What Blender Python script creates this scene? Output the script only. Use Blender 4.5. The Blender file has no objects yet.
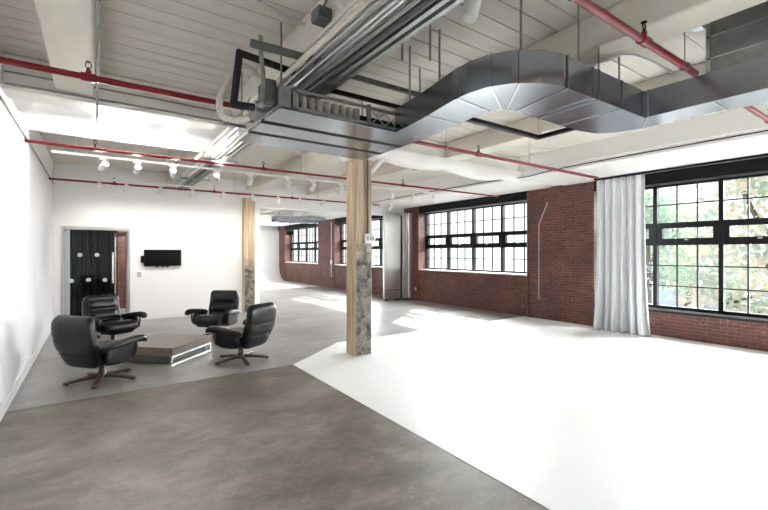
import bpy, math, random
from mathutils import Vector, Matrix
random.seed(7)
C = bpy.context.scene.collection
PI = math.pi
# ------------------------------------------------------------------ camera
F = 414.0; CAMH = 1.70; YAW = math.radians(34.9)
cam_d = bpy.data.cameras.new('camera'); cam = bpy.data.objects.new('camera', cam_d); C.objects.link(cam)
cam.location = (0, 0, CAMH); cam.rotation_euler = (PI/2, 0, -YAW)
cam_d.sensor_width = 36; cam_d.lens = F/768*36; cam_d.shift_y = -2/768
cam_d.clip_start = .05; cam_d.clip_end = 300
bpy.context.scene.camera = cam
SY, CY = math.sin(YAW), math.cos(YAW)
def at(u, v=None, z=None, x=None, y=None):
    """point seen at photo pixel (u, v) on the plane z=, x= or y="""
    a = (u-384)/F; dx = SY+a*CY; dy = CY-a*SY
    dz = 0 if v is None else (253-v)/F
    if z is not None: d = (z-CAMH)/dz
    elif x is not None: d = x/dx
    else: d = y/dy
    return Vector((dx*d, dy*d, CAMH+dz*d))
# ------------------------------------------------------------------ mesh builder
class MB:
    def __init__(s): s.v = []; s.f = []; s.m = []; s.sm = []
    def add(s, vs, fs, mi=0, smooth=False):
        b = len(s.v); s.v += [tuple(p) for p in vs]
        for f in fs: s.f.append([b+i for i in f]); s.m.append(mi); s.sm.append(smooth)
        return s
    def box(s, x0, x1, y0, y1, z0, z1, mi=0, M=None):
        vs = [Vector((x, y, z)) for z in (z0, z1) for y in (y0, y1) for x in (x0, x1)]
        if M: vs = [M @ p for p in vs]
        return s.add(vs, [(0,2,3,1),(4,5,7,6),(0,1,5,4),(2,6,7,3),(0,4,6,2),(1,3,7,5)], mi)
    def bbox(s, x0, x1, y0, y1, z0, z1, b=.01, mi=0, M=None):
        """bevelled box"""
        cx, cy, cz = (x0+x1)/2, (y0+y1)/2, (z0+z1)/2; hx, hy, hz = (x1-x0)/2, (y1-y0)/2, (z1-z0)/2
        b = min(b, hx*.9, hy*.9, hz*.9); vs = []; idx = {}
        for sx in (-1,1):
            for sy in (-1,1):
                for sz in (-1,1):
                    for k in range(3):
                        p = [hx-b, hy-b, hz-b]; p[k] = (hx, hy, hz)[k]
                        q = Vector((cx+sx*p[0], cy+sy*p[1], cz+sz*p[2]))
                        idx[(sx,sy,sz,k)] = len(vs); vs.append(M @ q if M else q)
        fs = []
        S = (-1, 1)
        for k in range(3):
            a, c = [(1,2),(0,2),(0,1)][k]
            for sg in S:
                loop = []
                for (p, q) in ((-1,-1),(1,-1),(1,1),(-1,1)):
                    t = [0,0,0]; t[k] = sg; t[a] = p; t[c] = q; loop.append(idx[(*t, k)])
                fs.append(loop)
        for k in range(3):   # edges along axis k
            a, c = [(1,2),(0,2),(0,1)][k]
            for p in S:
                for q in S:
                    t1 = [0,0,0]; t1[a] = p; t1[c] = q; t2 = list(t1); t1[k] = -1; t2[k] = 1
                    fs.append([idx[(*t1,a)], idx[(*t2,a)], idx[(*t2,c)], idx[(*t1,c)]])
        for sx in S:
            for sy in S:
                for sz in S: fs.append([idx[(sx,sy,sz,k)] for k in range(3)])
        return s.add(vs, fs, mi)
    def tube(s, pts, r, n=10, mi=0, cap=True, closed=False):
        pts = [Vector(p) for p in pts]; N = len(pts)
        rs = r if isinstance(r, (list, tuple)) else [r]*N
        T = []
        for i in range(N):
            if closed: t = pts[(i+1) % N]-pts[i-1]
            else: t = pts[min(i+1, N-1)]-pts[max(i-1, 0)]
            T.append(t.normalized())
        up = Vector((0,0,1)) if abs(T[0].z) < .9 else Vector((1,0,0))
        u = T[0].cross(up).normalized(); vs = []
        for i in range(N):
            u = (u-T[i]*u.dot(T[i])).normalized(); w = T[i].cross(u)
            for k in range(n):
                a = 2*PI*k/n; vs.append(pts[i]+(u*math.cos(a)+w*math.sin(a))*rs[i])
        fs = []
        for i in range(N if closed else N-1):
            j = (i+1) % N
            for k in range(n): fs.append((i*n+k, i*n+(k+1) % n, j*n+(k+1) % n, j*n+k))
        s.add(vs, fs, mi, True)
        if cap and not closed:
            s.add(vs[:n], [tuple(reversed(range(n)))], mi); s.add(vs[-n:], [tuple(range(n))], mi)
        return s
    def lathe(s, prof, M=None, n=24, mi=0):
        vs = []
        for (r, z) in prof:
            for k in range(n):
                a = 2*PI*k/n; p = Vector((r*math.cos(a), r*math.sin(a), z)); vs.append(M @ p if M else p)
        fs = [(i*n+k, i*n+(k+1) % n, (i+1)*n+(k+1) % n, (i+1)*n+k) for i in range(len(prof)-1) for k in range(n)]
        return s.add(vs, fs, mi, True)
    def prism(s, poly, z0, z1, mi=0, mis=None):
        n = len(poly); vs = [Vector((p[0], p[1], z0)) for p in poly]+[Vector((p[0], p[1], z1)) for p in poly]
        s.add(vs, [tuple(reversed(range(n)))], mi); s.add(vs, [tuple(range(n, 2*n))], mi)
        s.add(vs, [(i, (i+1) % n, n+(i+1) % n, n+i) for i in range(n)], mi if mis is None else mis)
        return s
    def loft(s, rings, n=28, e=3.2, mi=0, M=None):
        """rings: (centre, U, V, hu, hv) superellipse sections; ends closed by rounding"""
        vs = []
        for (c, U, V, hu, hv) in rings:
            c, U, V = Vector(c), Vector(U), Vector(V)
            for k in range(n):
                a = 2*PI*k/n; ca, sa = math.cos(a), math.sin(a)
                p = c+U*(hu*math.copysign(abs(ca)**(2/e), ca))+V*(hv*math.copysign(abs(sa)**(2/e), sa))
                vs.append(M @ p if M else p)
        R = len(rings)
        fs = [(i*n+k, i*n+(k+1) % n, (i+1)*n+(k+1) % n, (i+1)*n+k) for i in range(R-1) for k in range(n)]
        fs += [tuple(reversed(range(n))), tuple(range((R-1)*n, R*n))]
        return s.add(vs, fs, mi, True)
    def build(s, name, mats, parent=None, kind=None, bevel=0):
        me = bpy.data.meshes.new(name); me.from_pydata(s.v, [], s.f)
        for m in (mats if isinstance(mats, (list, tuple)) else [mats]): me.materials.append(m)
        me.polygons.foreach_set('material_index', s.m); me.polygons.foreach_set('use_smooth', s.sm); me.update()
        o = bpy.data.objects.new(name, me); C.objects.link(o)
        if parent:
            o.parent = parent
        if kind: o['kind'] = kind
        if bevel:
            b = o.modifiers.new('b', 'BEVEL'); b.width = bevel; b.segments = 2; b.limit_method = 'ANGLE'
        return o
def box(*a, **k): return MB().box(*a, **k)
def tag(o, label, cat=None, group=None, kind=None):
    o['label'] = label
    if cat: o['category'] = cat
    if group: o['group'] = group
    if kind: o['kind'] = kind
    return o
def empty(name, loc=(0,0,0), rz=0):
    o = bpy.data.objects.new(name, None); C.objects.link(o); o.location = loc; o.rotation_euler = (0,0,rz); o.empty_display_size = .1
    return o
def copy_tree(o, parent=None):
    c = o.copy(); C.objects.link(c); c.parent = parent
    for ch in [x for x in bpy.data.objects if x.parent == o]: copy_tree(ch, c)
    return c
# ------------------------------------------------------------------ materials
def newmat(name):
    m = bpy.data.materials.new(name); m.use_nodes = True
    nt = m.node_tree; return m, nt, nt.nodes, nt.links, nt.nodes['Principled BSDF']
def mat(name, col, rough=.5, metal=0, spec=.5, var=.0, scale=6, bump=0, stretch=(1,1,1), rvar=0, coat=0):
    m, nt, N, L, B = newmat(name)
    B.inputs['Roughness'].default_value = rough; B.inputs['Metallic'].default_value = metal
    B.inputs['Specular IOR Level'].default_value = spec; B.inputs['Coat Weight'].default_value = coat
    B.inputs['Base Color'].default_value = (*col, 1)
    if var or bump or rvar:
        tc = N.new('ShaderNodeTexCoord'); mp = N.new('ShaderNodeMapping'); mp.inputs['Scale'].default_value = stretch
        L.new(tc.outputs['Object'], mp.inputs[0])
        nz = N.new('ShaderNodeTexNoise'); nz.inputs['Scale'].default_value = scale; nz.inputs['Detail'].default_value = 6; nz.inputs['Roughness'].default_value = .62
        L.new(mp.outputs[0], nz.inputs['Vector'])
        if var:
            r = N.new('ShaderNodeValToRGB'); r.color_ramp.elements[0].position = .3; r.color_ramp.elements[1].position = .7
            r.color_ramp.elements[0].color = (*[c*(1-var) for c in col], 1); r.color_ramp.elements[1].color = (*[min(1, c*(1+var)) for c in col], 1)
            L.new(nz.outputs[0], r.inputs[0]); L.new(r.outputs[0], B.inputs['Base Color'])
        if rvar:
            mr = N.new('ShaderNodeMapRange'); mr.inputs['To Min'].default_value = rough-rvar; mr.inputs['To Max'].default_value = rough+rvar
            mr.inputs['From Min'].default_value = .3; mr.inputs['From Max'].default_value = .7
            L.new(nz.outputs[0], mr.inputs[0]); L.new(mr.outputs[0], B.inputs['Roughness'])
        if bump:
            bp = N.new('ShaderNodeBump'); bp.inputs['Strength'].default_value = bump; bp.inputs['Distance'].default_value = .01
            L.new(nz.outputs[0], bp.inputs['Height']); L.new(bp.outputs[0], B.inputs['Normal'])
    return m
M = {}
M['wall'] = mat('white_wall_paint', (.85,.85,.86), .45, var=.015, scale=1.2)
M['trimwhite'] = mat('white_trim', (.8,.8,.8), .4)
M['plank'] = mat('ceiling_plank_paint', (.66,.625,.57), .6, var=.08, scale=3, stretch=(.35,3,3), bump=.15)
M['dark_gap'] = mat('ceiling_gap', (.05,.045,.04), .9)
M['joist'] = mat('joist_paint', (.68,.64,.57), .55, var=.06, scale=3, stretch=(2,.5,2), bump=.2)
M['girder'] = mat('girder_paint', (.78,.76,.72), .5, var=.05, scale=3, stretch=(.4,2,2), bump=.15)
M['plaster'] = mat('plaster_white', (.82,.81,.79), .6, var=.03, scale=2, bump=.1)
M['galv'] = mat('galvanised_sheet', (.37,.40,.45), .22, 1, var=.07, scale=.9, rvar=.04)
M['galv_seam'] = mat('galvanised_seam', (.62,.64,.66), .25, 1)
M['galv_dull'] = mat('dull_galvanised', (.33,.34,.34), .45, 1, var=.2, scale=8)
M['conduit'] = mat('steel_conduit', (.55,.56,.57), .32, 1)
M['greysteel'] = mat('grey_steel', (.11,.12,.12), .5, .3, var=.15, scale=10)
M['panel'] = mat('brushed_panel', (.62,.61,.6), .28, .85, var=.08, scale=1.5, stretch=(1,1,.4))
M['black'] = mat('black_steel', (.005,.005,.006), .6, 0, .2)
M['blackrubber'] = mat('black_insulation', (.01,.01,.01), .75)
M['frame'] = mat('window_frame_black', (.006,.006,.007), .5, 0, .2)
M['red'] = mat('red_pipe_paint', (.21,.006,.014), .3, 0, var=.1, scale=12)
M['white_metal'] = mat('white_enamel', (.82,.82,.82), .3)
M['cream_hose'] = mat('cream_insulated_hose', (.62,.57,.5), .6, var=.12, scale=18, bump=.4)
M['leather'] = mat('black_leather', (.0035,.0035,.0045), .33, 0, .38, var=.2, scale=26, bump=.25, rvar=.05)
M['wood_dark'] = mat('dark_mahogany', (.05,.017,.012), .28, 0, var=.35, scale=8, stretch=(1,1,4), coat=.3)
M['table'] = mat('grey_oak_veneer', (.21,.175,.15), .34, 0, var=.14, scale=3, stretch=(1,8,8))
M['table_side'] = mat('brown_oak_edge', (.17,.125,.10), .4, 0, var=.2, scale=4, stretch=(2,2,10))
M['chrome'] = mat('pale_metal', (.86,.84,.8), .25, .6)
M['tv'] = mat('black_screen', (.002,.002,.002), .3, 0, .2)
M['curtain'] = mat('white_linen', (.68,.69,.71), .8, 0, .2, var=.04, scale=3)
M['velvet'] = mat('black_drape', (.0025,.003,.004), .6, 0, .2)
M['disc'] = mat('white_disc', (.75,.75,.75), .4)
M['stone'] = mat('stone_sill', (.42,.41,.39), .7, var=.12, scale=9)
M['bark'] = mat('bark', (.09,.07,.05), .9, var=.3, scale=6, bump=.5)
M['asphalt'] = mat('street', (.25,.25,.25), .9, var=.1, scale=2)
M['render_wall'] = mat('pale_facade', (.6,.6,.58), .8, var=.05, scale=1)
M['blueglass'] = mat('blue_window', (.38,.46,.56), .3)
def leafmat(name, a, b):
    m, nt, N, L, B = newmat(name)
    tc = N.new('ShaderNodeTexCoord'); nz = N.new('ShaderNodeTexNoise'); nz.inputs['Scale'].default_value = 1.1; nz.inputs['Detail'].default_value = 5
    L.new(tc.outputs['Object'], nz.inputs['Vector'])
    r = N.new('ShaderNodeValToRGB'); r.color_ramp.elements[0].position = .42; r.color_ramp.elements[1].position = .72
    r.color_ramp.elements[0].color = (*a, 1); r.color_ramp.elements[1].color = (*b, 1)
    L.new(nz.outputs[0], r.inputs[0]); L.new(r.outputs[0], B.inputs['Base Color']); B.inputs['Roughness'].default_value = .6
    return m
M['leaf'] = leafmat('green_leaves', (.27,.38,.31), (.52,.58,.44))
M['leaf2'] = leafmat('turning_leaves', (.30,.40,.34), (.72,.56,.43))
# concrete
def concrete(name, c0, c1, c2, rough):
    m, nt, N, L, B = newmat(name)
    geo = N.new('ShaderNodeNewGeometry')
    n1 = N.new('ShaderNodeTexNoise'); n1.inputs['Scale'].default_value = .55; n1.inputs['Detail'].default_value = 7; n1.inputs['Roughness'].default_value = .68; n1.inputs['Distortion'].default_value = .5
    n2 = N.new('ShaderNodeTexNoise'); n2.inputs['Scale'].default_value = 3.4; n2.inputs['Detail'].default_value = 8; n2.inputs['Roughness'].default_value = .75
    mp = N.new('ShaderNodeMapping'); mp.inputs['Scale'].default_value = (1,1.5,1); mp.inputs['Rotation'].default_value = (0,0,.5)
    L.new(geo.outputs['Position'], mp.inputs[0]); L.new(mp.outputs[0], n1.inputs['Vector']); L.new(mp.outputs[0], n2.inputs['Vector'])
    mx = N.new('ShaderNodeMix'); mx.data_type = 'FLOAT'; mx.inputs[0].default_value = .45
    L.new(n1.outputs[0], mx.inputs[2]); L.new(n2.outputs[0], mx.inputs[3])
    r = N.new('ShaderNodeValToRGB'); E = r.color_ramp.elements
    E[0].position = .38; E[0].color = (*c0, 1); E[1].position = .62; E[1].color = (*c2, 1)
    e = E.new(.5); e.color = (*c1, 1)
    L.new(mx.outputs[0], r.inputs[0])
    # faint trowel scratches and pores
    n3 = N.new('ShaderNodeTexNoise'); n3.inputs['Scale'].default_value = 30; n3.inputs['Detail'].default_value = 6
    L.new(geo.outputs['Position'], n3.inputs['Vector'])
    mm = N.new('ShaderNodeMix'); mm.data_type = 'RGBA'; mm.blend_type = 'MULTIPLY'; mm.inputs[0].default_value = .35
    r3 = N.new('ShaderNodeValToRGB'); r3.color_ramp.elements[0].position = .3; r3.color_ramp.elements[1].position = .6
    r3.color_ramp.elements[0].color = (.55,.55,.55,1)
    L.new(n3.outputs[0], r3.inputs[0]); L.new(r.outputs[0], mm.inputs[6]); L.new(r3.outputs[0], mm.inputs[7])
    L.new(mm.outputs[2], B.inputs['Base Color'])
    mr = N.new('ShaderNodeMapRange'); mr.inputs['From Min'].default_value = .3; mr.inputs['From Max'].default_value = .7
    mr.inputs['To Min'].default_value = rough-.08; mr.inputs['To Max'].default_value = rough+.12
    L.new(n2.outputs[0], mr.inputs[0]); L.new(mr.outputs[0], B.inputs['Roughness'])
    bp = N.new('ShaderNodeBump'); bp.inputs['Strength'].default_value = .12; bp.inputs['Distance'].default_value = .004
    L.new(n2.outputs[0], bp.inputs['Height']); L.new(bp.outputs[0], B.inputs['Normal'])
    return m
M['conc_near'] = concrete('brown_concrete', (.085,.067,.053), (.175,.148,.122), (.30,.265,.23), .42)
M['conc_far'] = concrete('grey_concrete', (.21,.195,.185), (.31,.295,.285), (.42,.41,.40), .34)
M['whitefloor'] = mat('white_painted_floor', (.94,.94,.94), .4, var=.01, scale=1)
# brick
def brick():
    m, nt, N, L, B = newmat('red_brick')
    geo = N.new('ShaderNodeNewGeometry'); sp = N.new('ShaderNodeSeparateXYZ'); L.new(geo.outputs['Position'], sp.inputs[0])
    ad = N.new('ShaderNodeMath'); L.new(sp.outputs[0], ad.inputs[0]); L.new(sp.outputs[1], ad.inputs[1])
    cb = N.new('ShaderNodeCombineXYZ'); L.new(ad.outputs[0], cb.inputs[0]); L.new(sp.outputs[2], cb.inputs[1])
    b = N.new('ShaderNodeTexBrick'); L.new(cb.outputs[0], b.inputs['Vector'])
    b.inputs['Scale'].default_value = 1; b.inputs['Brick Width'].default_value = .205; b.inputs['Row Height'].default_value = .068
    b.inputs['Mortar Size'].default_value = .006; b.inputs['Mortar Smooth'].default_value = .3; b.inputs['Bias'].default_value = -.1
    b.inputs['Color1'].default_value = (.135,.043,.032,1); b.inputs['Color2'].default_value = (.075,.025,.023,1); b.inputs['Mortar'].default_value = (.15,.10,.085,1)
    nz = N.new('ShaderNodeTexNoise'); nz.inputs['Scale'].default_value = 1.4; nz.inputs['Detail'].default_value = 7; nz.inputs['Roughness'].default_value = .7
    L.new(geo.outputs['Position'], nz.inputs['Vector'])
    r = N.new('ShaderNodeValToRGB'); r.color_ramp.elements[0].position = .35; r.color_ramp.elements[1].position = .7
    r.color_ramp.elements[0].color = (.62,.62,.62,1); r.color_ramp.elements[1].color = (1.45,1.35,1.3,1)
    L.new(nz.outputs[0], r.inputs[0])
    mm = N.new('ShaderNodeMix'); mm.data_type = 'RGBA'; mm.blend_type = 'MULTIPLY'; mm.inputs[0].default_value = 1
    L.new(b.outputs[0], mm.inputs[6]); L.new(r.outputs[0], mm.inputs[7])
    # chipped, paint-flecked spots
    n2 = N.new('ShaderNodeTexNoise'); n2.inputs['Scale'].default_value = 22; n2.inputs['Detail'].default_value = 3
    L.new(geo.outputs['Position'], n2.inputs['Vector'])
    r2 = N.new('ShaderNodeValToRGB'); r2.color_ramp.elements[0].position = .68; r2.color_ramp.elements[1].position = .73
    L.new(n2.outputs[0], r2.inputs[0])
    m2 = N.new('ShaderNodeMix'); m2.data_type = 'RGBA'; L.new(r2.outputs[0], m2.inputs[0]); L.new(mm.outputs[2], m2.inputs[6]); m2.inputs[7].default_value = (.34,.25,.21,1)
    L.new(m2.outputs[2], B.inputs['Base Color']); B.inputs['Roughness'].default_value = .62
    bp = N.new('ShaderNodeBump'); bp.inputs['Strength'].default_value = .6; bp.inputs['Distance'].default_value = .006; bp.invert = True
    L.new(b.outputs['Fac'], bp.inputs['Height']); L.new(bp.outputs[0], B.inputs['Normal'])
    return m
M['brick'] = brick()
# raw timber (grain along z) and its weathered face
def timber(name, weathered):
    m, nt, N, L, B = newmat(name)
    geo = N.new('ShaderNodeNewGeometry'); mp = N.new('ShaderNodeMapping'); mp.inputs['Scale'].default_value = (14,14,.7)
    L.new(geo.outputs['Position'], mp.inputs[0])
    nz = N.new('ShaderNodeTexNoise'); nz.inputs['Scale'].default_value = 1.6; nz.inputs['Detail'].default_value = 6
    L.new(mp.outputs[0], nz.inputs['Vector'])
    r = N.new('ShaderNodeValToRGB'); E = r.color_ramp.elements; E[0].position = .3; E[1].position = .7
    E[0].color = (.38,.27,.165,1); E[1].color = (.68,.56,.41,1)
    L.new(nz.outputs[0], r.inputs[0]); out = r.outputs[0]
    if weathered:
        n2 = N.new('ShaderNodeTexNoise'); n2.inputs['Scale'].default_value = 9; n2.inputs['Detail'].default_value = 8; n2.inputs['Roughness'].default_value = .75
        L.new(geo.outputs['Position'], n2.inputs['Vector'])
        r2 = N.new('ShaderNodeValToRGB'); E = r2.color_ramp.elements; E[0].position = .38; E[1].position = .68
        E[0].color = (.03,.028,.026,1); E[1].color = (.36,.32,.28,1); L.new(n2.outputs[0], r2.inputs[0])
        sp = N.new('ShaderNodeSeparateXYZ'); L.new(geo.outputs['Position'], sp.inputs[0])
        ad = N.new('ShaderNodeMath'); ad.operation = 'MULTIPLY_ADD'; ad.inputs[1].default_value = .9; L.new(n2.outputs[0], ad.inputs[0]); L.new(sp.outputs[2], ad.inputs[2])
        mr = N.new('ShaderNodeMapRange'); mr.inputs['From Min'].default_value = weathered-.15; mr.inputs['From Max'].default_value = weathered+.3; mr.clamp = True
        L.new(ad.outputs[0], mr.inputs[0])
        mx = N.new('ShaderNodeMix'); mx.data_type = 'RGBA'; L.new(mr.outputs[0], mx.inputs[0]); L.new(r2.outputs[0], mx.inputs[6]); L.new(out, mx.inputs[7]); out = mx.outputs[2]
    L.new(out, B.inputs['Base Color']); B.inputs['Roughness'].default_value = .7
    bp = N.new('ShaderNodeBump'); bp.inputs['Strength'].default_value = .4; bp.inputs['Distance'].default_value = .01
    L.new(nz.outputs[0], bp.inputs['Height']); L.new(bp.outputs[0], B.inputs['Normal'])
    return m
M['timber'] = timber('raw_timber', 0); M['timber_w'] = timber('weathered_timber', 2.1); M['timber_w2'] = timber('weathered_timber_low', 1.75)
def glass():
    m, nt, N, L, B = newmat('window_glass'); N.remove(B)
    out = N['Material Output']; t = N.new('ShaderNodeBsdfTransparent'); g = N.new('ShaderNodeBsdfGlossy'); g.inputs['Roughness'].default_value = .02
    t.inputs[0].default_value = (.96,.98,.98,1)
    f = N.new('ShaderNodeLayerWeight'); f.inputs[0].default_value = .5; mx = N.new('ShaderNodeMixShader')
    pw = N.new('ShaderNodeMath'); pw.operation = 'POWER'; pw.inputs[1].default_value = 5; L.new(f.outputs['Facing'], pw.inputs[0])
    ma = N.new('ShaderNodeMath'); ma.operation = 'MULTIPLY_ADD'; ma.inputs[1].default_value = .48; ma.inputs[2].default_value = .02; L.new(pw.outputs[0], ma.inputs[0])
    L.new(ma.outputs[0], mx.inputs[0]); L.new(t.outputs[0], mx.inputs[1]); L.new(g.outputs[0], mx.inputs[2]); L.new(mx.outputs[0], out.inputs[0])
    return m
M['glass'] = glass()
def emis(name, col, s):
    m, nt, N, L, B = newmat(name); B.inputs['Emission Color'].default_value = (*col, 1); B.inputs['Emission Strength'].default_value = s
    B.inputs['Base Color'].default_value = (.8,.8,.8,1); return m
M['lamp_on'] = emis('lamp_lens_lit', (1,.95,.88), 14)

# ------------------------------------------------------------------ room
XL, XR, XG = -.80, 9.45, 9.85          # left wall, brick face, glass plane
YB, YF, YR = 12.22, 25.2, -6.6         # partition wall, far wall, wall behind the camera
ZC, ZJ, ZG = 3.80, 3.50, 3.42          # ceiling, joist underside, girder underside
W1 = [(5.07+6.33*k-4.54, 5.07+6.33*k) for k in range(-1, 4)]    # window openings along the brick wall
SILL = [.49, .49, 1.08, 1.10, 1.12]; ZT = 3.12
# floor: brown slab nearest, grey slab beyond the joint
fl = MB()
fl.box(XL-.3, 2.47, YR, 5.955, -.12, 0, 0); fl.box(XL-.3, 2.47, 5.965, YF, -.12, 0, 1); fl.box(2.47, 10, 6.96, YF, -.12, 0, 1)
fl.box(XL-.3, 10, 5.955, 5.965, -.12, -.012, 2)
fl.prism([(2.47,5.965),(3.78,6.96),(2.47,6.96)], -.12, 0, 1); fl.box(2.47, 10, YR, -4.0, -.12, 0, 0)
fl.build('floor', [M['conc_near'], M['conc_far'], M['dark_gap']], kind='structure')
wf = MB(); wf.prism([(2.47,-4.0),(9.6,-4.0),(9.6,6.96),(3.78,6.96),(2.47,5.96)], -.12, .003)
wf.build('floor_white_paint', M['whitefloor'], kind='structure')
# far white cyclorama: floor strip rising into the far wall
cv = []
for k in range(9):
    a = PI/2*k/8; cv.append((24.0+1.0*math.sin(a), 1.0-1.0*math.cos(a)))
prof = [(19.0,.004)]+[(y, z+.004) for y, z in cv]+[(25.0,3.1)]
vs = [(x, y, z) for (y, z) in prof for x in (4.05, 9.44)]
MB().add(vs, [(2*i, 2*i+1, 2*i+3, 2*i+2) for i in range(len(prof)-1)], 0, True).build('wall_cyclorama', M['whitefloor'], kind='structure')
# ceiling boards
cb = MB(); y = YR
while y < YF:
    g = random.choice((.006,.009,.012,.015)); cb.box(XL-.1, 9.9, y, y+.222-g, ZC, ZC+.03, 0); y += .222
cb.box(XL-.3, 10, YR-.2, YF+.2, ZC+.035, ZC+.15, 1)
cb.build('ceiling', [M['plank'], M['dark_gap']], kind='structure')
MB().box(XL-.25, XL, YR-.2, YB+.3, 0, ZC+.03).build('wall_left', M['wall'], kind='structure')
MB().box(XL, XL+.018, YR, YB, 0, .13).build('baseboard_left', M['trimwhite'], kind='structure')
DX0, DX1, DZ = -.66, .72, 2.33
wb = MB(); wb.box(XL, DX0, YB, YB+.2, 0, ZC); wb.box(DX1, 4.02, YB, YB+.2, 0, ZC); wb.box(DX0, DX1, YB, YB+.2, DZ, ZC)
wb.box(4.02, 9.44, YB, YB+.3, 3.07, ZC)
wb.build('wall_back', M['wall'], kind='structure')
MB().box(DX1+.02, 3.5, YB-.014, YB, 0, .09).build('baseboard_back', M['trimwhite'], kind='structure')
MB().box(4.0, 9.95, YF, YF+.2, 0, ZC).build('wall_far', M['wall'], kind='structure')
MB().box(3.82, 4.02, YB+.2, YF, 0, ZC).build('wall_far_left', M['wall'], kind='structure')
MB().box(XL-.2, 9.95, YR-.2, YR, 0, ZC).build('wall_rear', M['wall'], kind='structure')
# brick wall with its openings
br = MB(); ys = [YR]
prev = YR
for k, (a, b) in enumerate(W1):
    br.box(XR, XG+.15, prev, a, 0, ZC); br.box(XR+.03, XG+.15, a, b, 0, SILL[k]); br.box(XR+.12, XG+.15, a, b, ZT+.02, ZC)
    prev = b
br.box(XR, XG+.15, prev, YF, 0, ZC)
br.build('wall_right', M['brick'], kind='structure')
for k, (a, b) in enumerate(W1):
    lt = MB(); lt.box(XR+.015, XR+.125, a, b, ZT+.01, 3.36); lt.box(XR+.02, XG+.1, a, b, ZT-.0, ZT+.03)
    lt.build('trim_%d' % (k+1), M['black'], kind='structure')
    s_ = MB(); s_.bbox(XR-.03, XG-.03, a+.002, b-.002, SILL[k]-.0, SILL[k]+.045, .012)
    s_.build('sill_%d' % (k+1), mat('dark_sill', (.03,.03,.03), 1, 0, 0) if k < 2 else M['stone'], kind='structure')
# windows
def make_window(k, a, b):
    w = empty('window_%d' % (k+1), (XG, (a+b)/2, SILL[k])); w['kind'] = 'structure'
    loc = Vector(w.location); z0, z1 = SILL[k]+.045-loc.z, ZT-loc.z; h0, h1 = a-loc.y, b-loc.y
    t0, t1 = 1.86-loc.z, 2.33-loc.z
    fr = MB(); f = .035
    fr.box(-.05,.05, h0, h0+f, z0, z1); fr.box(-.05,.05, h1-f, h1, z0, z1); fr.box(-.05,.05, h0+f, h1-f, z0, z0+.06); fr.box(-.05,.05, h0+f, h1-f, z1-f, z1)
    fr.build('outer_frame', M['frame'], w)
    n = 4; m = (h1-h0)/n
    for i in range(1, n): MB().box(-.06,.05, h0+i*m-.038, h0+i*m+.038, z0+.06, z1-f).build('mullion', M['frame'], w)
    rows = 3 if SILL[k] < .8 else 2
    for i in range(n):
        y0 = h0+i*m+.038; y1 = h0+(i+1)*m-.038
        v = MB()   # opening vent: heavy black surround with a small light in it
        v.box(-.045,.045, y0, y1, t0, t0+.14); v.box(-.045,.045, y0, y1, t1-.115, t1)
        v.box(-.045,.045, y0, y0+.09, t0+.14, t1-.115); v.box(-.045,.045, y1-.09, y1, t0+.14, t1-.115)
        vo = v.build('vent_frame', M['frame'], w)
        MB().box(-.065,-.045, (y0+y1)/2-.03, (y0+y1)/2+.03, t0+.10, t0+.125).build('latch', M['conduit'], vo)
        g = MB()
        for q in (1, 2):
            yy = y0+(y1-y0)*q/3
            g.box(-.018,.018, yy-.012, yy+.012, z0+.06, t0); g.box(-.018,.018, yy-.012, yy+.012, t1, z1-f)
            g.box(-.018,.018, yy-.006, yy+.006, t0+.14, t1-.115)
        for q in range(1, rows):
            zz = z0+.06+(t0-z0-.06)*q/rows; g.box(-.017,.017, y0, y1, zz-.012, zz+.012)
        zz = (t1+z1-f)/2; g.box(-.017,.017, y0, y1, zz-.012, zz+.012)
        g.build('glazing_bars', M['frame'], w)
        p = MB(); p.box(-.003,.003, y0, y1, z0+.06, t0); p.box(-.003,.003, y0, y1, t1, z1-f); p.box(-.003,.003, y0+.09, y1-.09, t0+.14, t1-.115)
        p.build('pane', M['glass'], w)
    return w
for k, (a, b) in enumerate(W1): make_window(k, a, b)
# timber joists (along y) and girders (along x)
JX = [-.36, 1.52, 3.60, 5.48]
GY = [-.31, 5.99, 12.29, 18.6, 24.9]
spans = [(YR, -.48), (-.14, 5.82), (6.16, YB)]
for x0 in JX:
    for (a, b) in spans:
        if x0 < 0 and a > 6: continue
        j = MB(); j.bbox(x0, x0+.35, a, b, ZJ, ZC, .012); j.build('ceiling_beam', M['joist'], kind='structure')
for (a, b) in spans+[(YB+.3, 18.43), (18.77, 24.7)]:
    j = MB(); j.bbox(7.72, XR+.01, a, b, 3.355, ZC, .015); j.box(7.70, 7.72, a, b, 3.5, ZC); j.build('ceiling_beam', M['plaster'], kind='structure')
MB().bbox(XL, 1.54, 6.16, 7.95, 3.50, ZC, .004).build('ceiling_soffit', M['wall'], kind='structure')
for x0 in JX[2:]:
    for (a, b) in [(YB+.3, 18.43), (18.77, 24.7)]:
        MB().bbox(x0+.5, x0+.85, a, b, ZJ, ZC, .012).build('ceiling_beam', M['joist'], kind='structure')
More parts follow.
